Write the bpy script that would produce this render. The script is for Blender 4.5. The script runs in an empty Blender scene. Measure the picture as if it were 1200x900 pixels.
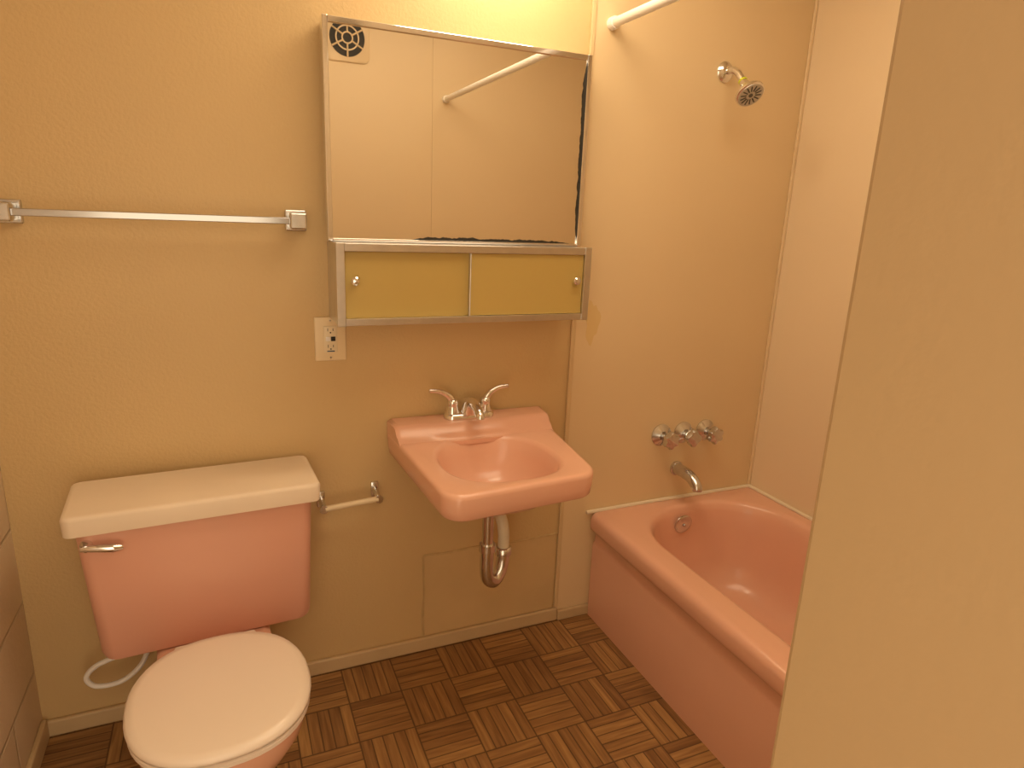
import bpy, bmesh, math, random
from mathutils import Vector, Matrix
C = bpy.context
S = C.scene
S.view_settings.view_transform = 'Standard'

# ------------------------------------------------------------------ materials
def newmat(name):
    m = bpy.data.materials.new(name); m.use_nodes = True
    nt = m.node_tree
    return m, nt, nt.nodes['Principled BSDF']

def mat(name, col, rough=0.5, metal=0.0, bump=None, var=None, coat=0.0, emis=None, spec=0.5, col2=None):
    m, nt, b = newmat(name)
    b.inputs['Base Color'].default_value = (*col, 1)
    b.inputs['Roughness'].default_value = rough
    b.inputs['Metallic'].default_value = metal
    b.inputs['Specular IOR Level'].default_value = spec
    b.inputs['Coat Weight'].default_value = coat
    b.inputs['Coat Roughness'].default_value = 0.15
    tc = nt.nodes.new('ShaderNodeTexCoord')
    if var:
        sc, amt = var
        n = nt.nodes.new('ShaderNodeTexNoise'); n.inputs['Scale'].default_value = sc
        n.inputs['Detail'].default_value = 5
        nt.links.new(tc.outputs['Object'], n.inputs['Vector'])
        r = nt.nodes.new('ShaderNodeValToRGB')
        c2 = col2 or tuple(c*(1-amt) for c in col)
        r.color_ramp.elements[0].position = 0.3; r.color_ramp.elements[1].position = 0.7
        r.color_ramp.elements[0].color = (*c2, 1); r.color_ramp.elements[1].color = (*col, 1)
        nt.links.new(n.outputs['Fac'], r.inputs['Fac'])
        nt.links.new(r.outputs['Color'], b.inputs['Base Color'])
    if bump:
        sc, st, dist = bump
        n = nt.nodes.new('ShaderNodeTexNoise'); n.inputs['Scale'].default_value = sc
        n.inputs['Detail'].default_value = 2
        nt.links.new(tc.outputs['Object'], n.inputs['Vector'])
        bp = nt.nodes.new('ShaderNodeBump'); bp.inputs['Strength'].default_value = st
        bp.inputs['Distance'].default_value = dist
        nt.links.new(n.outputs['Fac'], bp.inputs['Height'])
        nt.links.new(bp.outputs['Normal'], b.inputs['Normal'])
    if emis:
        b.inputs['Emission Color'].default_value = (*emis[0], 1)
        b.inputs['Emission Strength'].default_value = emis[1]
    return m

M_wall = mat('painted_plaster', (0.655,0.475,0.24), 0.45, bump=(120,0.35,0.003), var=(1.3,0.07))
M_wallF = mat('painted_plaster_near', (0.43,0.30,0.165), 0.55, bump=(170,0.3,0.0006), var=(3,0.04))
M_panel = mat('shower_panel', (0.77,0.60,0.365), 0.36, bump=(14,0.1,0.003), var=(1.7,0.06))
M_panelR = mat('shower_panel_pale', (0.86,0.71,0.51), 0.36, bump=(12,0.1,0.003), var=(1.7,0.04))
M_panelF = mat('shower_panel_cream', (0.72,0.58,0.385), 0.4, bump=(12,0.1,0.003), var=(1.7,0.04))
M_ceil = mat('ceiling_paint', (0.80,0.70,0.52), 0.7, bump=(60,0.3,0.005))
M_base = mat('baseboard_paint', (0.62,0.465,0.27), 0.45, bump=(30,0.3,0.004), var=(6,0.12))
M_trim = mat('trim_paint', (0.80,0.64,0.42), 0.4)
M_trimD = mat('trim_tan_paint', (0.67,0.50,0.28), 0.4, bump=(40,0.2,0.004))  # even tan paint of the seam strip, deeper than the corner bead
M_patch = mat('patched_plaster', (0.66,0.48,0.25), 0.45, bump=(22,0.4,0.006), var=(5,0.1))
M_patchE = mat('patch_edge', (0.60,0.435,0.222), 0.5, bump=(40,0.5,0.006), var=(30,0.15))
M_chip = mat('old_yellow_paint', (0.70,0.52,0.25), 0.4)
M_caulk = mat('white_caulk', (0.84,0.75,0.59), 0.5, bump=(50,0.3,0.004))
M_pink = mat('pink_porcelain', (0.82,0.475,0.35), 0.24, coat=0.22, var=(3,0.04))
M_pinkT = mat('pink_porcelain_tank', (0.77,0.42,0.315), 0.28, coat=0.15, var=(3,0.05))
M_cream = mat('cream_plastic', (0.86,0.755,0.66), 0.3, coat=0.2)
M_creamT = mat('cream_porcelain', (0.84,0.715,0.575), 0.42, spec=0.3, var=(5,0.05))
M_white = mat('white_plastic', (0.90,0.89,0.87), 0.35)
M_pipeW = mat('ivory_pipe', (0.80,0.72,0.56), 0.4, var=(20,0.12))
M_chrome = mat('chrome', (0.84,0.84,0.85), 0.1, 1.0)
M_chromeW = mat('worn_chrome', (0.70,0.70,0.70), 0.2, 1.0, var=(30,0.2))
M_chromeB = mat('bar_chrome', (0.50,0.50,0.51), 0.15, 1.0)
M_chromeP = mat('pipe_chrome', (0.78,0.78,0.78), 0.2, 1.0, var=(30,0.15))
M_alu = mat('aluminium_frame', (0.72,0.71,0.69), 0.28, 1.0, var=(25,0.12))
M_mirror = mat('mirror_glass', (0.94,0.92,0.86), 0.01, 1.0)
M_black = mat('black_backing', (0.02,0.017,0.012), 0.5)
M_dark = mat('dark_slots', (0.015,0.012,0.01), 0.6)
M_yel = mat('yellow_sliding_panel', (0.55,0.40,0.125), 0.42, coat=0.1, var=(2,0.04))
M_tape = mat('yellow_tape', (0.65,0.70,0.04), 0.4)
M_grey = mat('nozzle_grey', (0.10,0.095,0.09), 0.5)
M_plate = mat('outlet_plate', (0.80,0.67,0.45), 0.35)
M_recep = mat('outlet_face', (0.80,0.70,0.51), 0.35)
M_spray = mat('spray_face_plastic', (0.55,0.54,0.52), 0.3, 0.6)
M_blue = mat('blue_button', (0.03,0.07,0.16), 0.4)
M_glow = mat('lit_glass', (1,0.9,0.75), 0.5, emis=((1.0,0.79,0.52), 20))
M_fill = mat('fill_panel_glow', (1,0.9,0.75), 0.5, emis=((1.0,0.81,0.56), 3.8))  # glow of the added ceiling fill panel

def block_mat():
    m, nt, b = newmat('painted_block')
    b.inputs['Roughness'].default_value = 0.4
    tc = nt.nodes.new('ShaderNodeTexCoord'); sp = nt.nodes.new('ShaderNodeSeparateXYZ'); cb = nt.nodes.new('ShaderNodeCombineXYZ')
    nt.links.new(tc.outputs['Object'], sp.inputs[0])
    nt.links.new(sp.outputs['Y'], cb.inputs['X']); nt.links.new(sp.outputs['Z'], cb.inputs['Y'])
    br = nt.nodes.new('ShaderNodeTexBrick')
    br.inputs['Scale'].default_value = 1.0
    br.inputs['Brick Width'].default_value = 0.40; br.inputs['Row Height'].default_value = 0.20
    br.inputs['Mortar Size'].default_value = 0.006; br.inputs['Mortar Smooth'].default_value = 0.6
    br.inputs['Color1'].default_value = (0.70,0.55,0.38,1); br.inputs['Color2'].default_value = (0.68,0.53,0.36,1)
    br.inputs['Mortar'].default_value = (0.60,0.47,0.31,1)
    nt.links.new(cb.outputs[0], br.inputs['Vector'])
    nt.links.new(br.outputs['Color'], b.inputs['Base Color'])
    n = nt.nodes.new('ShaderNodeTexNoise'); n.inputs['Scale'].default_value = 60
    nt.links.new(tc.outputs['Object'], n.inputs['Vector'])
    b1 = nt.nodes.new('ShaderNodeBump'); b1.inputs['Strength'].default_value = 0.3; b1.inputs['Distance'].default_value = 0.003
    nt.links.new(n.outputs['Fac'], b1.inputs['Height'])
    b2 = nt.nodes.new('ShaderNodeBump'); b2.invert = True; b2.inputs['Strength'].default_value = 0.8; b2.inputs['Distance'].default_value = 0.006
    nt.links.new(br.outputs['Fac'], b2.inputs['Height']); nt.links.new(b1.outputs['Normal'], b2.inputs['Normal'])
    nt.links.new(b2.outputs['Normal'], b.inputs['Normal'])
    return m
M_block = block_mat()

def parquet():
    m, nt, b = newmat('parquet_vinyl')
    L = nt.links
    def mth(op, a, bb=None, c=None):
        n = nt.nodes.new('ShaderNodeMath'); n.operation = op
        for i, v in enumerate([a, bb, c]):
            if v is None: continue
            if isinstance(v, (int, float)): n.inputs[i].default_value = v
            else: L.new(v, n.inputs[i])
        return n.outputs[0]
    tc = nt.nodes.new('ShaderNodeTexCoord'); sp = nt.nodes.new('ShaderNodeSeparateXYZ')
    L.new(tc.outputs['Object'], sp.inputs[0])
    BB = 0.152
    u = mth('ADD', mth('DIVIDE', sp.outputs['X'], BB), 40.3); v = mth('ADD', mth('DIVIDE', sp.outputs['Y'], BB), 40.1)
    fu = mth('FLOOR', u); fv = mth('FLOOR', v)
    ru = mth('FRACT', u); rv = mth('FRACT', v)
    par = mth('MODULO', mth('ADD', fu, fv), 2.0)
    ip = mth('SUBTRACT', 1.0, par)
    across = mth('ADD', mth('MULTIPLY', par, ru), mth('MULTIPLY', ip, rv))
    along = mth('ADD', mth('MULTIPLY', par, rv), mth('MULTIPLY', ip, ru))
    s = mth('MULTIPLY', across, 5.0)
    fs = mth('FLOOR', s); rs = mth('FRACT', s)
    cid = nt.nodes.new('ShaderNodeCombineXYZ'); L.new(fu, cid.inputs[0]); L.new(fv, cid.inputs[1]); L.new(fs, cid.inputs[2])
    wn = nt.nodes.new('ShaderNodeTexWhiteNoise'); wn.noise_dimensions = '3D'; L.new(cid.outputs[0], wn.inputs['Vector'])
    gv = nt.nodes.new('ShaderNodeCombineXYZ')
    L.new(mth('MULTIPLY', s, 2.2), gv.inputs[0])
    L.new(mth('ADD', mth('MULTIPLY', along, 0.8), mth('MULTIPLY', wn.outputs['Value'], 37.0)), gv.inputs[1])
    L.new(mth('ADD', fu, mth('MULTIPLY', fv, 3.7)), gv.inputs[2])
    g = nt.nodes.new('ShaderNodeTexNoise'); g.inputs['Scale'].default_value = 1.3; g.inputs['Detail'].default_value = 2.5; g.inputs['Distortion'].default_value = 0.3
    L.new(gv.outputs[0], g.inputs['Vector'])
    val = mth('ADD', mth('MULTIPLY', wn.outputs['Value'], 0.24), mth('MULTIPLY', g.outputs['Fac'], 0.66))
    r = nt.nodes.new('ShaderNodeValToRGB'); e = r.color_ramp.elements
    e[0].position = 0.24; e[0].color = (0.185,0.088,0.032,1)
    e[1].position = 0.70; e[1].color = (0.49,0.285,0.105,1)
    x = e.new(0.46); x.color = (0.315,0.165,0.060,1)
    L.new(val, r.inputs['Fac'])
    edge = mth('MINIMUM', rs, mth('SUBTRACT', 1.0, rs))
    g1 = mth('LESS_THAN', edge, 0.055)
    eb = mth('MINIMUM', mth('MINIMUM', ru, mth('SUBTRACT', 1.0, ru)), mth('MINIMUM', rv, mth('SUBTRACT', 1.0, rv)))
    g2 = mth('LESS_THAN', eb, 0.014)
    gg = mth('MAXIMUM', g1, g2)
    mx = nt.nodes.new('ShaderNodeMix'); mx.data_type = 'RGBA'
    L.new(mth('MULTIPLY', gg, 0.78), mx.inputs['Factor']); L.new(r.outputs['Color'], mx.inputs['A']); mx.inputs['B'].default_value = (0.065,0.030,0.012,1)
    L.new(mx.outputs['Result'], b.inputs['Base Color'])
    b.inputs['Roughness'].default_value = 0.45
    bp = nt.nodes.new('ShaderNodeBump'); bp.inputs['Strength'].default_value = 0.25; bp.inputs['Distance'].default_value = 0.001
    L.new(mth('SUBTRACT', 1.0, gg), bp.inputs['Height']); L.new(bp.outputs['Normal'], b.inputs['Normal'])
    return m
M_floor = parquet()

# ------------------------------------------------------------------ mesh helpers
def spline(pts, seg=8):
    P = [Vector(p) for p in pts]
    if len(P) < 3: return P
    out = []
    for i in range(len(P)-1):
        p0 = P[max(i-1,0)]; p1 = P[i]; p2 = P[i+1]; p3 = P[min(i+2,len(P)-1)]
        for k in range(seg):
            t = k/seg
            out.append(0.5*((2*p1)+(p2-p0)*t+(2*p0-5*p1+4*p2-p3)*t*t+(3*p1-p0-3*p2+p3)*t**3))
    out.append(P[-1])
    return out

def rr(x0,x1,y0,y1,r,z,n=8):
    rs = r if isinstance(r,(tuple,list)) else (r,r,r,r)
    pts=[]
    for (cx,cy,a0,rad) in ((x1,y1,0,rs[0]),(x0,y1,90,rs[1]),(x0,y0,180,rs[2]),(x1,y0,270,rs[3])):
        sx = -1 if cx==x1 else 1; sy = -1 if cy==y1 else 1
        for k in range(n+1):
            a = math.radians(a0+90*k/n)
            pts.append((cx+sx*rad+rad*math.cos(a), cy+sy*rad+rad*math.sin(a), z))
    return pts

def sup(cx,cy,rx,ryf,ryb,z,e=2.3,n=48):
    pts=[]
    for k in range(n):
        a=2*math.pi*k/n; c=math.cos(a); s=math.sin(a)
        x=cx+rx*math.copysign(abs(c)**(2/e),c)
        y=cy+(ryb if s>0 else ryf)*math.copysign(abs(s)**(2/e),s)
        pts.append((x,y,z))
    return pts

class B:
    def __init__(s): s.bm=bmesh.new()
    def box(s,x0,x1,y0,y1,z0,z1,bev=0,seg=2):
        r=bmesh.ops.create_cube(s.bm,size=1)
        vs=r['verts']
        bmesh.ops.scale(s.bm,vec=(x1-x0,y1-y0,z1-z0),verts=vs)
        bmesh.ops.translate(s.bm,vec=((x0+x1)/2,(y0+y1)/2,(z0+z1)/2),verts=vs)
        if bev>0:
            es=list({e for v in vs for e in v.link_edges})
            bmesh.ops.bevel(s.bm,geom=es,offset=bev,segments=seg,profile=0.5,affect='EDGES')
        return s
    def loft(s,rings,cap0=True,cap1=True,closed=True):
        R=[[s.bm.verts.new(p) for p in ring] for ring in rings]
        n=len(R[0])
        for a,b in zip(R,R[1:]):
            for i in range(n if closed else n-1):
                j=(i+1)%n
                try: s.bm.faces.new((a[i],a[j],b[j],b[i]))
                except ValueError: pass
        if cap0: s.bm.faces.new(R[0])
        if cap1: s.bm.faces.new(list(reversed(R[-1])))
        return s
    def tube(s,pts,rad,n=14,seg=8,smooth=True,cap=True):
        P = spline(pts,seg) if smooth else [Vector(p) for p in pts]
        m=len(P)
        rl = rad if isinstance(rad,(list,tuple)) else None
        T=[]
        for i in range(m):
            t=(P[min(i+1,m-1)]-P[max(i-1,0)])
            T.append(t.normalized())
        up=Vector((0,0,1)) if abs(T[0].z)<0.9 else Vector((1,0,0))
        N=(up-T[0]*up.dot(T[0])).normalized()
        rings=[]
        for i in range(m):
            N=(N-T[i]*N.dot(T[i])).normalized()
            Bn=T[i].cross(N)
            if rl:
                f=i/(m-1)*(len(rl)-1); k=min(int(f),len(rl)-2); rr_=rl[k]+(rl[k+1]-rl[k])*(f-k)
            else: rr_=rad
            rings.append([P[i]+(N*math.cos(2*math.pi*j/n)+Bn*math.sin(2*math.pi*j/n))*rr_ for j in range(n)])
        return s.loft(rings,cap,cap)
    def rev(s,origin,axis,prof,n=28,lobes=0):
        o=Vector(origin); a=Vector(axis).normalized()
        up=Vector((0,0,1)) if abs(a.z)<0.9 else Vector((1,0,0))
        N=(up-a*up.dot(a)).normalized(); Bn=a.cross(N)
        rings=[]
        for p in prof:
            d,r=p[0],p[1]; am=p[2] if len(p)>2 else 0
            ring=[]
            for j in range(n):
                t=2*math.pi*j/n
                q=r*(1+am*math.cos(lobes*t)) if lobes else r
                ring.append(o+a*d+(N*math.cos(t)+Bn*math.sin(t))*q)
            rings.append(ring)
        return s.loft(rings)
    def fin(s,name,m,parent=None,smooth=True,ang=35,label=None):
        bmesh.ops.recalc_face_normals(s.bm,faces=s.bm.faces)
        off = Vector((0,0,0))
        p=parent
        while p is not None:
            off += p.location; p=p.parent
        if parent is None:
            xs=[v.co for v in s.bm.verts]
            off=Vector(((min(v.x for v in xs)+max(v.x for v in xs))/2,(min(v.y for v in xs)+max(v.y for v in xs))/2,min(v.z for v in xs)))
            if name.split('_')[0] in ('wall','floor','ceiling','baseboard','trim'): off=Vector((0,0,0))
        bmesh.ops.translate(s.bm,vec=-off,verts=s.bm.verts)
        me=bpy.data.meshes.new(name); s.bm.to_mesh(me); s.bm.free()
        me.materials.append(m)
        if smooth:
            for f in me.polygons: f.use_smooth=True
            me.set_sharp_from_angle(angle=math.radians(ang))
        ob=bpy.data.objects.new(name,me); C.collection.objects.link(ob)
        if parent is None: ob.location=off
        else: ob.parent=parent
        if label: ob['label']=label
        return ob

def thing(name,loc,label,cat,group=None):
    e=bpy.data.objects.new(name,None); e.empty_display_size=0.05
    C.collection.objects.link(e); e.location=loc
    e['label']=label; e['category']=cat
    if group: e['group']=group
    return e
def struct(ob,label):
    ob['kind']='structure'; ob['label']=label; ob['category']='room structure'
    return ob

# ------------------------------------------------------------------ room
H=2.42; XL=-0.509; XR=1.83; YF=-1.6; XE=0.2445
struct(B().box(XL-0.1,XR+0.1,0,0.1,0,H).fin('wall_back',M_wall,smooth=False),'textured tan-yellow painted plaster wall')
struct(B().box(XL-0.1,XL,-1.85,0,0,H).fin('wall_left',M_block,smooth=False),'cream painted concrete block wall')
struct(B().box(XR,XR+0.1,-1.85,0,0,H).fin('wall_right',M_panelR,smooth=False),'pale cream smooth wall panel beside the bathtub')
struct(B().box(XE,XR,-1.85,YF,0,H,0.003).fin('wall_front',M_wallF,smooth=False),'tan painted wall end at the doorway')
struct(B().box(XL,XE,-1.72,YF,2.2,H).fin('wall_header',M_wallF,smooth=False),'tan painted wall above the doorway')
struct(B().box(XL-0.1,XR+0.1,-2.6,0.1,-0.08,0).fin('floor',M_floor,smooth=False),'brown parquet-pattern vinyl floor')
struct(B().box(XL-0.1,XR+0.1,-1.85,0.1,H,H+0.08).fin('ceiling',M_ceil,smooth=False),'cream painted ceiling')
struct(B().box(1.01,XR,-0.006,0,0.0,H,0.002).fin('wall_shower',M_panel,smooth=False),'smooth tan shower surround panel')
struct(B().box(0.98,XR,YF,YF+0.006,0.0,H,0.002).fin('wall_shower_front',M_panelF,smooth=False),'smooth cream shower surround panel at the tub foot')
struct(B().box(XE+0.04,0.98,YF,YF+0.005,0.0,H,0.002).fin('wall_front_panel',M_panelF,smooth=False),'smooth cream wall panel beside the doorway')
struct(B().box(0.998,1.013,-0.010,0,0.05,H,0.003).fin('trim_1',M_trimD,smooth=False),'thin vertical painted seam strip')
struct(B().box(1.818,XR,-0.014,-0.006,0.41,H,0.003).fin('trim_2',M_trim,smooth=False),'cream vertical corner bead')
struct(B().box(XL,1.01,-0.014,0,0,0.048,0.005).fin('baseboard_back',M_base,smooth=False),'low painted baseboard')
struct(B().box(1.01,1.136,-0.02,-0.006,0,0.04,0.005).fin('baseboard_shower',M_base,smooth=False),'low painted baseboard beside the tub')
struct(B().box(XL,XL+0.014,-1.6,-0.014,0,0.06,0.005).fin('baseboard_left',M_base,smooth=False),'low painted baseboard')
struct(B().box(0.526,0.995,-0.004,0,0.048,0.335,0.002).fin('trim_3',M_patch,smooth=False),'rough plaster repair patch on the lower wall')
struct(B().tube([(0.995,-0.0015,0.335),(0.85,-0.0015,0.332),(0.70,-0.0015,0.337),(0.60,-0.0015,0.334),(0.53,-0.0015,0.337),(0.524,-0.0015,0.31),(0.527,-0.0015,0.2),(0.523,-0.0015,0.12),(0.526,-0.0015,0.05)],0.004,n=8).fin('trim_5',M_patchE),'rough plaster seam around the wall patch')

b=B()
ring=[]
for k in range(28):
    a=2*math.pi*k/28; q=1+0.18*math.sin(3*a+1)+0.1*math.sin(7*a)
    ring.append((1.072+0.5*0.05*q*math.cos(a),1.065+0.5*0.13*q*math.sin(a)))
b.loft([[(x,-0.0055,zz) for x,zz in ring],[(x,-0.0066,zz) for x,zz in ring]])
o=b.fin('paint_stain',M_chip,smooth=False); o['label']='yellowed paint patch on the shower panel beside the cabinet'; o['category']='stain'

# ------------------------------------------------------------------ bathtub
tub=thing('bathtub',(1.47,-0.77,0),'pink glossy built-in bathtub along the wall with chrome overflow','bathtub')
X0,X1=1.116,1.826; Y0,Y1=-1.590,-0.008
b=B()
ap=0.024
rings=[rr(X0+ap-0.008,X1,Y0,Y1,0.012,0.0),
 rr(X0+ap-0.008,X1,Y0,Y1,0.012,0.03),
 rr(X0+ap-0.008,X1,Y0,Y1,0.012,0.276),
 rr(X0+ap-0.005,X1,Y0,Y1,0.012,0.284),
 rr(X0+ap,X1,Y0,Y1,0.012,0.290),
 rr(X0+ap,X1,Y0,Y1,0.012,0.318),
 rr(X0+0.010,X1,Y0,Y1,0.012,0.332),
 rr(X0+0.002,X1,Y0,Y1,0.015,0.340),
 rr(X0,X1,Y0,Y1,0.015,0.350),
 rr(X0,X1,Y0,Y1,0.015,0.378),
 rr(X0+0.004,X1,Y0,Y1-0.0,0.018,0.391),
 rr(X0+0.016,X1,Y0+0.005,Y1,0.02,0.399),
 rr(X0+0.03,X1-0.01,Y0+0.02,Y1-0.01,0.03,0.401)]
def basin(i,z,back=0,r=0.2):
    return rr(1.212+i,1.775-i,Y0+0.09+i,-0.062-back-i*0.7,(r,r,r,r),z,8)
rings+=[basin(-0.012,0.401,0,0.24),basin(0,0.398,0,0.235),basin(0.010,0.388,0,0.23),basin(0.018,0.365,0,0.225),
 basin(0.032,0.28,0.0,0.215),basin(0.05,0.18,0.01,0.2),basin(0.075,0.12,0.02,0.18),basin(0.11,0.09,0.03,0.16),basin(0.17,0.075,0.03,0.11)]
b.loft(rings)
b.fin('tub_shell',M_pink,tub,ang=50)
b=B(); b.rev((1.462,-0.083,0.335),(0,-1,-0.12),[(0,0.0),(0.001,0.036),(0.006,0.036),(0.010,0.03),(0.011,0.012),(0.009,0.0)])
ov=b.fin('overflow_plate',M_chromeP,tub,label='round chrome overflow plate')
B().rev((1.462,-0.094,0.333),(0,-1,-0.12),[(0,0.006),(0.004,0.005),(0.005,0)],n=12).fin('screw',M_chromeW,ov)
B().rev((1.47,-0.30,0.074),(0,0,1),[(0,0.03),(0.004,0.028),(0.003,0.0)]).fin('drain',M_chrome,tub,label='chrome tub drain')
b=B(); b.tube([(1.10,-0.012,0.402),(1.45,-0.012,0.405),(1.82,-0.012,0.404)],0.007,n=8)
b.tube([(1.824,-0.012,0.404),(1.824,-0.8,0.404),(1.824,-1.58,0.404)],0.007,n=8)
struct(b.fin('trim_4',M_caulk),'white caulk bead around the tub rim')

# ------------------------------------------------------------------ toilet
toi=thing('toilet',(-0.08,-0.4,0),'pink toilet with cream tank lid and closed cream seat','toilet')
b=B()
def tk(x0,x1,y0,z,r=0.03): return rr(x0,x1,y0,-0.025,(0.02,0.02,r,r),z,8)
b.loft([tk(-0.312,0.140,-0.188,0.329,0.035),tk(-0.323,0.148,-0.196,0.333,0.035),tk(-0.328,0.151,-0.20,0.35,0.032),
        tk(-0.344,0.160,-0.205,0.60,0.028),tk(-0.348,0.163,-0.207,0.668,0.028)])
tank=b.fin('tank',M_pinkT,toi,label='pink porcelain tank')
b=B()
def ld(g,z,r=0.020): return rr(-0.366-g,0.180+g,-0.225-g,-0.012,(0.012,0.012,r+g,r+g),z,8)
b.loft([ld(-0.010,0.669),ld(0,0.672),ld(0.002,0.709),ld(0.000,0.7145),ld(-0.004,0.7180),ld(-0.010,0.719)])
b.fin('tank_lid',M_creamT,toi,label='cream porcelain tank lid',ang=45)
b=B(); b.rev((-0.325,-0.203,0.642),(0,-1,0),[(0,0.0),(0,0.013),(0.008,0.013),(0.014,0.009),(0.024,0.008),(0.026,0)],n=20)
b.tube([(-0.335,-0.222,0.642),(-0.31,-0.226,0.641),(-0.28,-0.228,0.637),(-0.255,-0.226,0.634)],[0.006,0.008,0.009,0.010,0.006],n=12)
b.fin('flush_lever',M_chrome,toi,label='chrome flush lever')
b=B()
cx=-0.085; DY=0.012
def bw(rx,f,bk,cy,z,e=2.3): return sup(cx,cy+DY,rx,f,bk,z,e)
b.loft([bw(0.105,0.20,0.20,-0.36,0.0,2.8),bw(0.105,0.20,0.20,-0.36,0.02,2.8),bw(0.092,0.18,0.19,-0.36,0.06,2.6),bw(0.088,0.17,0.18,-0.37,0.13,2.5),
        bw(0.105,0.18,0.20,-0.40,0.20),bw(0.14,0.185,0.20,-0.46,0.27),bw(0.160,0.182,0.19,-0.50,0.33),bw(0.165,0.179,0.185,-0.508,0.36),bw(0.165,0.179,0.185,-0.508,0.37),bw(0.15,0.165,0.165,-0.508,0.374)])
b.loft([rr(-0.205,0.035,-0.40,-0.05,0.04,0.18),rr(-0.21,0.04,-0.41,-0.045,0.04,0.26),rr(-0.215,0.045,-0.42,-0.045,0.04,0.318),rr(-0.20,0.03,-0.40,-0.055,0.03,0.328)])
b.fin('bowl',M_pink,toi,label='pink porcelain bowl',ang=50)
b=B(); b.loft([bw(0.168,0.182,0.19,-0.508,0.374),bw(0.174,0.188,0.193,-0.508,0.379),bw(0.174,0.188,0.193,-0.508,0.387),bw(0.168,0.182,0.188,-0.508,0.391)])
b.fin('seat',M_cream,toi)
b=B(); b.loft([bw(0.168,0.182,0.186,-0.508,0.392),bw(0.176,0.190,0.192,-0.508,0.396),bw(0.177,0.191,0.193,-0.508,0.403),bw(0.172,0.186,0.188,-0.508,0.410),bw(0.157,0.171,0.172,-0.508,0.413),bw(0.10,0.11,0.11,-0.508,0.416),bw(0.03,0.03,0.03,-0.508,0.417)])
b.fin('seat_lid',M_cream,toi,label='closed cream toilet lid',ang=60)
for i,x in enumerate((-0.155,-0.015)):
    o=B().box(x-0.018,x+0.018,-0.323,-0.293,0.372,0.398,0.007,3).fin('hinge',M_cream,toi)
toi.location=(-0.0579,-0.4139,0); toi.rotation_euler=(0,0,0.0558)
sup_=thing('water_supply_line',(-0.28,-0.05,0.16),'white looped water supply hose beneath the toilet tank','water hose')
B().tube([(-0.25,-0.09,0.325),(-0.25,-0.08,0.27),(-0.30,-0.07,0.245),(-0.36,-0.07,0.225),(-0.385,-0.07,0.195),(-0.365,-0.07,0.165),(-0.31,-0.07,0.165),(-0.265,-0.065,0.195),(-0.245,-0.04,0.225),(-0.24,-0.02,0.235)],0.0065,n=10).fin('hose',M_white,sup_)
b=B(); b.rev((-0.24,0,0.235),(0,-1,0),[(0,0.0),(0,0.024),(0.004,0.022),(0.006,0.009),(0.035,0.009),(0.036,0)],n=20)
b.fin('shutoff_valve',M_chromeW,sup_,label='chrome shutoff valve')

# ------------------------------------------------------------------ sink
sink=thing('sink',(0.66,-0.25,0.60),'pink wall-mounted porcelain sink with raised back ledge','sink')
b=B()
def warp(x,y):
    t=min(1,max(0,-y/0.497)); s=(x-0.412)/(0.905-0.412)
    return x+0.022*t*(1-s)-0.058*t*s, t, s
def trap(g,z,yb=0.0,rf=0.052):
    pts=[]
    ring=rr(0.412+g,0.905-g,-0.503+g,-0.002-yb,(0.012,0.012,rf,rf),z,8)
    for (x,y,zz) in ring:
        x2,t,s=warp(x,y)
        y2=y-0.008*t*math.sin(math.pi*min(1,max(0,s)))+0.036*t*s
        pts.append((x2,y2,zz))
    return pts
def bas(g,z,e=2.5,sh=0,back=0.0):
    n=36; pts=[]
    cx_,cy_=0.643,-0.295+sh
    for k in range(n):
        q=k//9; j=k%9
        a=math.radians(90*q+(j+0.5)/9*90)
        c=math.cos(a); s=math.sin(a)
        rx=0.160-g; ry=(0.175 if s>0 else 0.150)-g
        pts.append((cx_+rx*math.copysign(abs(c)**(2/e),c), cy_+ry*math.copysign(abs(s)**(2/e),s), z))
    return pts
b.loft([bas(0.12,0.602,2.0,0.02),bas(0.09,0.612,2.2,0.02),bas(0.03,0.650,2.4,0.01),bas(0.0,0.685,2.6),
        trap(0.03,0.702),trap(0.012,0.697),trap(0.006,0.696),trap(0.002,0.700),trap(-0.001,0.72),trap(-0.003,0.750),trap(-0.001,0.758),trap(0.004,0.762),trap(0.010,0.763),
        bas(-0.010,0.761),bas(-0.002,0.758),bas(0.006,0.748),bas(0.016,0.715),bas(0.033,0.675,2.3),bas(0.06,0.646,2.2),bas(0.10,0.634,2.1),bas(0.14,0.630,2.0)])
prof=[(-0.002,0.74),(-0.002,0.796),(-0.005,0.800),(-0.07,0.800),(-0.080,0.798),(-0.088,0.793),(-0.098,0.782),(-0.108,0.772),(-0.120,0.764),(-0.132,0.758),(-0.132,0.745)]
xsL=[0.411,0.413,0.418,0.426,0.50,0.53,0.56,0.73,0.76,0.79,0.885,0.894,0.901,0.904]
rings=[]
for x in xsL:
    e_=min(x-0.411,0.904-x); dz=-0.006 if e_<0.003 else (-0.002 if e_<0.008 else 0)
    fw=-0.010 if 0.52<x<0.77 else 0.0
    ring=[]
    for y,z in prof:
        x2,t,s=warp(x,y)
        ring.append((x2,y+(fw if -0.115<y<-0.06 else 0),z+(dz if z>0.775 else 0)))
    rings.append(ring)
b.loft(rings)
b.fin('basin',M_pink,sink,ang=50,label='pink porcelain basin')
B().rev((0.643,-0.283,0.631),(0,0,1),[(0,0.0),(0,0.024),(0.003,0.023),(0.002,0.012),(0.0,0)],n=24).fin('drain',M_chrome,sink,label='chrome sink drain')
ZF=-0.012
fa=thing('faucet',(0.645,-0.05,0.80),'chrome two-handle faucet on the pink sink ledge','faucet')
b=B()
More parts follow.
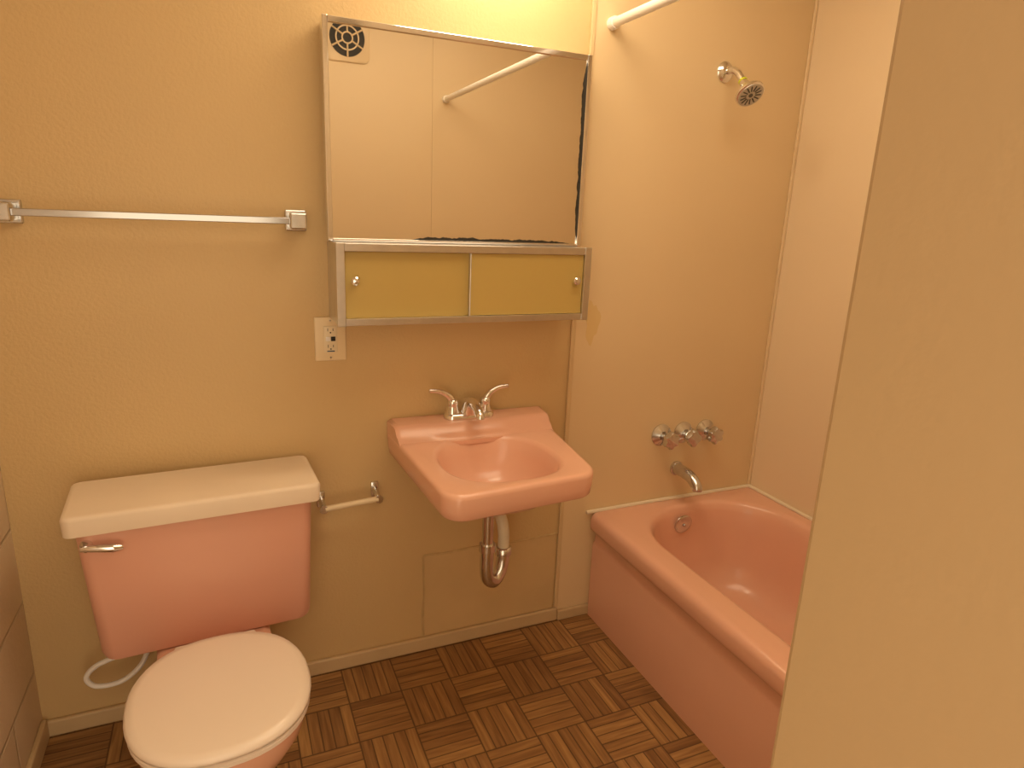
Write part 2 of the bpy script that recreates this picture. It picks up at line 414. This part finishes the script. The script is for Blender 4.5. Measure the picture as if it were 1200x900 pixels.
b.loft([rr(0.568,0.722,-0.077,-0.023,0.026,0.812+ZF,8),rr(0.568,0.722,-0.077,-0.023,0.026,0.822+ZF,8),rr(0.573,0.717,-0.073,-0.027,0.023,0.829+ZF,8),rr(0.58,0.71,-0.066,-0.034,0.016,0.831+ZF,8)])
b.fin('base_plate',M_chrome,fa,ang=50)
b=B()
b.loft([sup(0.645,-0.052,0.030,0.026,0.022,0.824+ZF,2.2,20),sup(0.645,-0.054,0.025,0.024,0.020,0.845+ZF,2.2,20),sup(0.645,-0.058,0.021,0.023,0.018,0.862+ZF,2.2,20),sup(0.645,-0.062,0.014,0.018,0.014,0.872+ZF,2.2,20),sup(0.645,-0.064,0.004,0.006,0.005,0.875+ZF,2.2,20)])
b.tube([(0.645,-0.055,0.852+ZF),(0.645,-0.085,0.862+ZF),(0.645,-0.12,0.856+ZF),(0.645,-0.142,0.842+ZF),(0.645,-0.146,0.832+ZF)],[0.018,0.016,0.0135,0.013,0.012],n=16)
b.fin('spout',M_chrome,fa,ang=50)
for sx in (-1,1):
    b=B(); hx=0.645+sx*0.051
    b.rev((hx,-0.05,0.824+ZF),(0,0,1),[(0,0.021),(0.006,0.021),(0.018,0.017),(0.030,0.0155),(0.037,0.017),(0.044,0.015),(0.049,0.007),(0.050,0)],n=24)
    b.tube([(hx,-0.05,0.862+ZF),(hx+sx*0.014,-0.05,0.882+ZF),(hx+sx*0.040,-0.05,0.896+ZF),(hx+sx*0.072,-0.052,0.901+ZF)],[0.012,0.010,0.0085,0.0075,0.006],n=12)
    b.fin('handle',M_chrome,fa,ang=50)
dp=thing('drain_trap',(0.66,-0.15,0.33),'chrome curved drain trap with ivory pipe beneath the sink','drain pipe')
b=B(); b.tube([(0.645,-0.23,0.598),(0.645,-0.23,0.53),(0.645,-0.23,0.42)],0.0165,n=18)
b.rev((0.645,-0.23,0.475),(0,0,-1),[(0,0.017),(0.0,0.023),(0.022,0.024),(0.026,0.019),(0.026,0.017)],n=20)
b.fin('tailpiece',M_chromeP,dp)
b=B(); b.tube([(0.645,-0.23,0.455),(0.645,-0.23,0.395),(0.653,-0.224,0.358),(0.678,-0.21,0.338),(0.702,-0.198,0.358),(0.712,-0.192,0.395),(0.712,-0.192,0.42)],0.0195,n=18)
b.rev((0.712,-0.192,0.412),(0,0,1),[(0,0.02),(0.0,0.025),(0.02,0.025),(0.024,0.02),(0.024,0.016)],n=20)
b.fin('trap_bend',M_chromeP,dp,label='chrome U-shaped trap bend',ang=60)
b=B(); b.tube([(0.712,-0.192,0.43),(0.712,-0.19,0.48),(0.708,-0.175,0.52),(0.700,-0.12,0.545),(0.690,-0.06,0.55),(0.685,-0.002,0.55)],0.017,n=18)
b.fin('wall_pipe',M_pipeW,dp,label='ivory plastic drain pipe',ang=60)
B().rev((0.685,-0.001,0.55),(0,-1,0),[(0,0.0),(0,0.035),(0.006,0.03),(0.008,0.018),(0.008,0)],n=24).fin('escutcheon',M_chromeW,dp)

# ------------------------------------------------------------------ medicine cabinet + mirror
mc=thing('medicine_cabinet',(0.61,-0.07,1.10),'metal-framed mirror above a cabinet with yellow sliding doors','medicine cabinet')
cx0,cx1,cz0,cz1,cd=0.257,0.965,1.101,1.303,-0.15
b=B()
t=0.008
b.box(cx0,cx0+t,cd+0.012,-0.001,cz0,cz1).box(cx1-t,cx1,cd+0.012,-0.001,cz0,cz1)
b.box(cx0+t,cx1-t,cd+0.012,-0.001,cz0,cz0+t).box(cx0+t,cx1-t,cd+0.012,-0.001,cz1-t,cz1).box(cx0+t,cx1-t,-0.010,-0.001,cz0+t,cz1-t)
b.fin('body',M_alu,mc,smooth=False,label='brushed metal cabinet box')
b=B()
fb=0.019
b.box(cx0-0.002,cx0+fb,cd-0.004,cd+0.012,cz0-0.002,cz1+0.002,0.0015)
b.box(cx1-fb,cx1+0.002,cd-0.004,cd+0.012,cz0-0.002,cz1+0.002,0.0015)
b.box(cx0+fb,cx1-fb,cd-0.003,cd+0.012,cz0-0.001,cz0+0.017,0.0015)
b.box(cx0+fb,cx1-fb,cd-0.003,cd+0.012,cz1-0.019,cz1+0.001,0.0015)
b.fin('front_frame',M_alu,mc,smooth=False)
xm=0.612
d1=B().box(cx0+0.010,xm+0.012,cd+0.013,cd+0.018,cz0+0.010,cz1-0.010,0.001).fin('sliding_door',M_yel,mc,smooth=False,label='yellow sliding cabinet door')
d2=B().box(xm-0.006,cx1-0.0195,cd+0.004,cd+0.010,cz0+0.0175,cz1-0.0195,0.001).fin('sliding_door',M_yel,mc,smooth=False,label='yellow sliding cabinet door')
B().box(xm-0.010,xm-0.0065,cd-0.001,cd+0.012,cz0+0.0175,cz1-0.0195,0.001).fin('edge_strip',M_alu,d2,smooth=False)
kp=[(0,0.0),(0,0.006),(0.006,0.006),(0.008,0.011),(0.014,0.011),(0.018,0.007),(0.019,0)]
B().rev((0.302,cd+0.012,1.212),(0,-1,0),kp,n=20).fin('knob',M_chrome,d1)
B().rev((0.922,cd+0.004,1.212),(0,-1,0),kp,n=20).fin('knob',M_chrome,d2)
mx0,mx1,mz0,mz1,md=0.250,0.977,1.314,1.822,-0.06
B().box(mx0+0.006,mx1-0.006,md+0.010,-0.001,cz1+0.0005,mz1-0.004).fin('mirror_backing',M_alu,mc,smooth=False,label='metal mirror backing')
f=0.013
B().box(mx0+0.006,mx1-0.006,md,md+0.009,mz0-0.008,mz1-0.006).fin('mirror',M_mirror,mc,smooth=False,label='rectangular mirror glass')
b=B()
b.box(mx0,mx0+f,md-0.007,md+0.03,cz1+0.001,mz1,0.002)
b.box(mx1-f,mx1,md-0.007,md+0.03,cz1+0.001,mz1,0.002)
b.box(mx0+f,mx1-f,md-0.006,md-0.0005,mz1-f-0.002,mz1-0.001,0.0015)
b.box(mx0+f,mx1-f,md-0.006,md-0.0005,cz1+0.001,mz0-0.003,0.0015)
b.fin('mirror_frame',M_chrome,mc,smooth=False,label='polished metal mirror frame')
random.seed(5)
def tarnish(p0,p1,nrm,w0,w1,n=60):
    p0=Vector(p0);p1=Vector(p1);nrm=Vector(nrm);A=[];Bq=[]
    q=0.8
    for i in range(n+1):
        p=p0.lerp(p1,i/n); k=i/n
        w=w0+(w1-w0)*k
        q=0.6*q+0.4*(0.35+0.9*random.random())
        w=w*q*min(1,8*k+0.1,8*(1-k)+0.1)
        A.append(p+nrm*w); Bq.append(p)
    b=B(); b.loft([A,Bq],False,False,closed=False); b.fin('tarnish',M_black,mc,smooth=False,label='black tarnish along the mirror edge')
tarnish((0.47,md-0.0006,mz0-0.003),(0.94,md-0.0006,mz0-0.003),(0,0,1),0.011,0.007,110)
tarnish((mx1-f,md-0.0006,mz0+0.005),(mx1-f,md-0.0006,mz1-0.02),(-1,0,0),0.008,0.010,80)

# ------------------------------------------------------------------ outlet
ou=thing('outlet',(0.257,0,0.98),'cream wall outlet plate with receptacle under the cabinet','outlet')
B().box(0.216,0.299,-0.007,0,0.981,1.101,0.003,3).fin('plate',M_plate,ou)
re_=B().box(0.240,0.275,-0.0095,-0.006,1.005,1.077,0.0015).fin('receptacle',M_recep,ou,label='cream receptacle face with test buttons')
for z in (1.067,1.022):
    B().box(0.2497,0.2512,-0.0100,-0.009,z-0.004,z+0.004).fin('slot',M_dark,re_,smooth=False)
    B().box(0.2635,0.265,-0.0100,-0.009,z-0.0035,z+0.0035).fin('slot',M_dark,re_,smooth=False)
    B().rev((0.2575,-0.009,z-0.008),(0,-1,0),[(0,0),(0,0.002),(0.001,0.002),(0.001,0)],n=12).fin('ground_hole',M_dark,re_,smooth=False)
B().box(0.2450,0.2565,-0.0115,-0.009,1.036,1.048,0.0005).fin('button',M_white,re_)
B().box(0.2585,0.2700,-0.0115,-0.009,1.036,1.048,0.0005).fin('button',M_dark,re_,label='dark test button')
B().box(0.2475,0.2675,-0.0112,-0.009,1.0065,1.0095,0.0005).fin('sticker',M_blue,re_,label='small blue sticker')
for z in (0.990,1.092):
    B().rev((0.2575,-0.007,z),(0,-1,0),[(0,0),(0,0.003),(0.001,0.0026),(0.001,0)],n=12).fin('screw',M_chromeW,ou)

# ------------------------------------------------------------------ towel bar
tb=thing('towel_bar',(-0.12,0,1.32),'chrome towel bar with square end posts on the wall','towel bar')
B().box(-0.418,0.178,-0.067,-0.060,1.342,1.358,0.0015).fin('bar',M_chromeB,tb,smooth=False)
for x in (-0.420,0.180):
    b=B().box(x-0.026,x+0.026,-0.010,0.003,1.324,1.376,0.003).box(x-0.018,x+0.018,-0.052,-0.009,1.332,1.368,0.003).box(x-0.020,x+0.020,-0.076,-0.05,1.33,1.37,0.004)
    b.fin('post',M_chromeW,tb,smooth=False)

# ------------------------------------------------------------------ paper holder
tp=thing('toilet_paper_holder',(0.295,0,0.54),'empty chrome toilet paper holder with ivory roller','toilet paper holder')
for x,dz in ((0.218,-0.004),(0.372,0.006)):
    b=B().box(x-0.011,x+0.011,-0.008,0.003,0.556+dz,0.604+dz,0.003)
    b.tube([(x,-0.006,0.580+dz),(x,-0.03,0.578+dz),(x,-0.055,0.574+dz),(x,-0.068,0.574+dz)],[0.010,0.008,0.009,0.012],n=12)
    b.fin('post',M_chromeP,tp)
B().tube([(0.222,-0.062,0.570),(0.26,-0.062,0.573),(0.37,-0.062,0.580)],0.0085,n=16).fin('roller',M_plate,tp,label='ivory spring roller')

# ------------------------------------------------------------------ shower rod
sr=thing('shower_rod',(1.05,-0.8,1.9),'white metal shower curtain rod above the tub','shower rod')
B().tube([(1.066,-0.012,1.925),(1.045,-1.582,1.910)],0.013,n=18,smooth=False).fin('rod',M_white,sr,ang=60)
B().rev((1.066,-0.006,1.925),(0.0,-1,0),[(0,0),(0,0.0175),(0.018,0.0175),(0.022,0.0155),(0.022,0)],n=24).fin('flange',M_white,sr)
B().rev((1.045,-1.594,1.910),(0,1,0),[(0,0),(0,0.0175),(0.018,0.0175),(0.022,0.0155),(0.022,0)],n=24).fin('flange',M_white,sr)

# ------------------------------------------------------------------ shower head
sh=thing('shower_head',(1.487,-0.006,1.75),'chrome shower head on a bent arm with yellow tape','shower head')
B().rev((1.487,-0.003,1.846),(0,-1,0),[(0,0),(0,0.032),(0.007,0.031),(0.015,0.022),(0.019,0.011),(0.019,0)],n=28).fin('flange',M_chrome,sh)
B().tube([(1.487,-0.01,1.846),(1.487,-0.045,1.845),(1.487,-0.07,1.832),(1.487,-0.095,1.805)],0.0105,n=16).fin('arm',M_chrome,sh,ang=60)
o=Vector((1.487,-0.092,1.808))
ax=Vector((-0.05,-0.70,-0.72)).normalized()
B().rev(o,ax,[(0,0.0),(0,0.0138),(0.006,0.0138),(0.006,0)],n=20).fin('tape',M_tape,sh,label='yellow thread tape ring')
B().rev(o+ax*0.006,ax,[(0,0),(0,0.013),(0.020,0.015),(0.026,0.019),(0.042,0.037),(0.050,0.043),(0.057,0.043),(0.059,0.040)],n=36).fin('head',M_chrome,sh,ang=40)
fc=o+ax*0.0655
face=B().rev(fc-ax*0.002,ax,[(0,0),(0,0.039),(0.003,0.038),(0.003,0)],n=32).fin('spray_face',M_spray,sh,label='round spray face with dark nozzles')
up=Vector((0,0,1)); N=(up-ax*up.dot(ax)).normalized(); Bn=ax.cross(N)
for k in range(14):
    a=2*math.pi*k/14; d=N*math.cos(a)+Bn*math.sin(a)
    B().tube([fc+ax*0.001+d*0.014,fc+ax*0.001+d*0.032],0.0022,n=6,smooth=False).fin('nozzle',M_grey,face)
B().rev(fc,ax,[(0,0),(0,0.007),(0.003,0.006),(0.003,0)],n=16).fin('nozzle',M_grey,face)

# ------------------------------------------------------------------ valves & spout
tv=thing('tub_faucet',(1.475,-0.006,0.48),'three chrome tub valves above a chrome spout','tub faucet')
for x in (1.385,1.480,1.577):
    B().rev((x,-0.003,0.655),(0,-1,0),[(0,0),(0,0.040),(0.007,0.040),(0.015,0.028),(0.023,0.018),(0.023,0)],n=28).fin('escutcheon',M_chromeW,tv)
    b=B(); b.rev((x,-0.024,0.655),(0,-1,-0.05),[(0,0.011),(0.014,0.011),(0.016,0.017),(0.024,0.022),(0.030,0.028,0.12),(0.044,0.029,0.17),(0.053,0.026,0.14),(0.056,0.016),(0.056,0)],n=48,lobes=6 if x!=1.48 else 4)
    b.fin('handle',M_chromeW,tv,ang=50)
b=B(); b.rev((1.467,-0.003,0.52),(0,-1,0),[(0,0),(0,0.027),(0.009,0.026),(0.011,0.02),(0.011,0)],n=24)
b.tube([(1.467,-0.01,0.52),(1.467,-0.06,0.521),(1.467,-0.10,0.514),(1.467,-0.128,0.494),(1.467,-0.132,0.482)],[0.022,0.021,0.0205,0.019,0.017],n=20)
b.fin('spout',M_chromeW,tv,ang=60,label='chrome tub spout')

# ------------------------------------------------------------------ exhaust fan (seen in mirror)
YP=YF+0.005
ef=thing('exhaust_fan',(0.58,YP,2.02),'round black-slotted exhaust fan grille high on the wall','exhaust fan')
b=B()
def ring_xz(g,y): return [(x,y,z) for (x,z,_) in rr(0.48+g,0.68-g,2.02+g,2.22-g,0.03,0,6)]
b.loft([ring_xz(0,YP),ring_xz(0,YP+0.005),ring_xz(0.004,YP+0.008)])
b.fin('cover',M_panelF,ef,ang=30)
fy=YP+0.008
B().rev((0.58,fy,2.12),(0,1,0),[(0,0),(0,0.078),(0.002,0.078),(0.002,0)],n=40).fin('opening',M_dark,ef,smooth=False)
b=B()
for r0,r1 in ((0.020,0.026),(0.047,0.053)):
    b.rev((0.58,fy+0.001,2.12),(0,1,0),[(0,r0),(0,r1),(0.005,r1),(0.005,r0),(0,r0)],n=32)
for k in range(6):
    a=math.pi/6+k*math.pi/3
    b.tube([(0.58+0.02*math.cos(a),fy+0.004,2.12+0.02*math.sin(a)),(0.58+0.079*math.cos(a),fy+0.004,2.12+0.079*math.sin(a))],0.004,n=8,smooth=False)
b.fin('grille',M_panelF,ef,ang=30)

# ------------------------------------------------------------------ wall lamp and added ceiling fill
vl=thing('vanity_light',(0.72,0,2.04),'lit glass wall lamp above the mirror','wall lamp')
B().box(0.50,0.94,-0.03,0.003,2.08,2.14,0.003).fin('backplate',M_chrome,vl,smooth=False)
B().tube([(0.52,-0.22,2.12),(0.72,-0.22,2.12),(0.92,-0.22,2.12)],0.05,n=20).fin('shade',M_glow,vl,ang=60)
for x in (0.6,0.84):
    B().tube([(x,-0.02,2.11),(x,-0.175,2.12)],0.008,smooth=False).fin('bracket',M_chrome,vl)
cp=thing('added_fill_panel',(0.80,-0.85,2.36),'added rectangular fill panel on the ceiling, out of view','fill light')  # invented fixture out of view, added as soft fill for the room
B().box(0.23,1.37,-1.17,-0.53,2.375,H,0.006).fin('housing',M_alu,cp,smooth=False)
B().box(0.25,1.35,-1.15,-0.55,2.360,2.374,0.004).fin('diffuser',M_fill,cp,smooth=False)

w=bpy.data.worlds.new('w'); S.world=w; w.use_nodes=True
w.node_tree.nodes['Background'].inputs[0].default_value=(1,0.77,0.50,1); w.node_tree.nodes['Background'].inputs[1].default_value=2.2

# ------------------------------------------------------------------ camera
cam=bpy.data.cameras.new('camera'); co=bpy.data.objects.new('camera',cam); C.collection.objects.link(co)
R=Vector((0.9167,-0.3975,0.0410)); U=Vector((0.0642,0.2469,0.9669)); Bk=Vector((-0.3944,-0.8837,0.2517))
m=Matrix((R,U,Bk)).transposed().to_4x4(); m.translation=Vector((0,-1.8,1.39))
co.matrix_world=m
cam.sensor_width=36; cam.lens=768/1200*36; cam.clip_start=0.02
S.camera=co
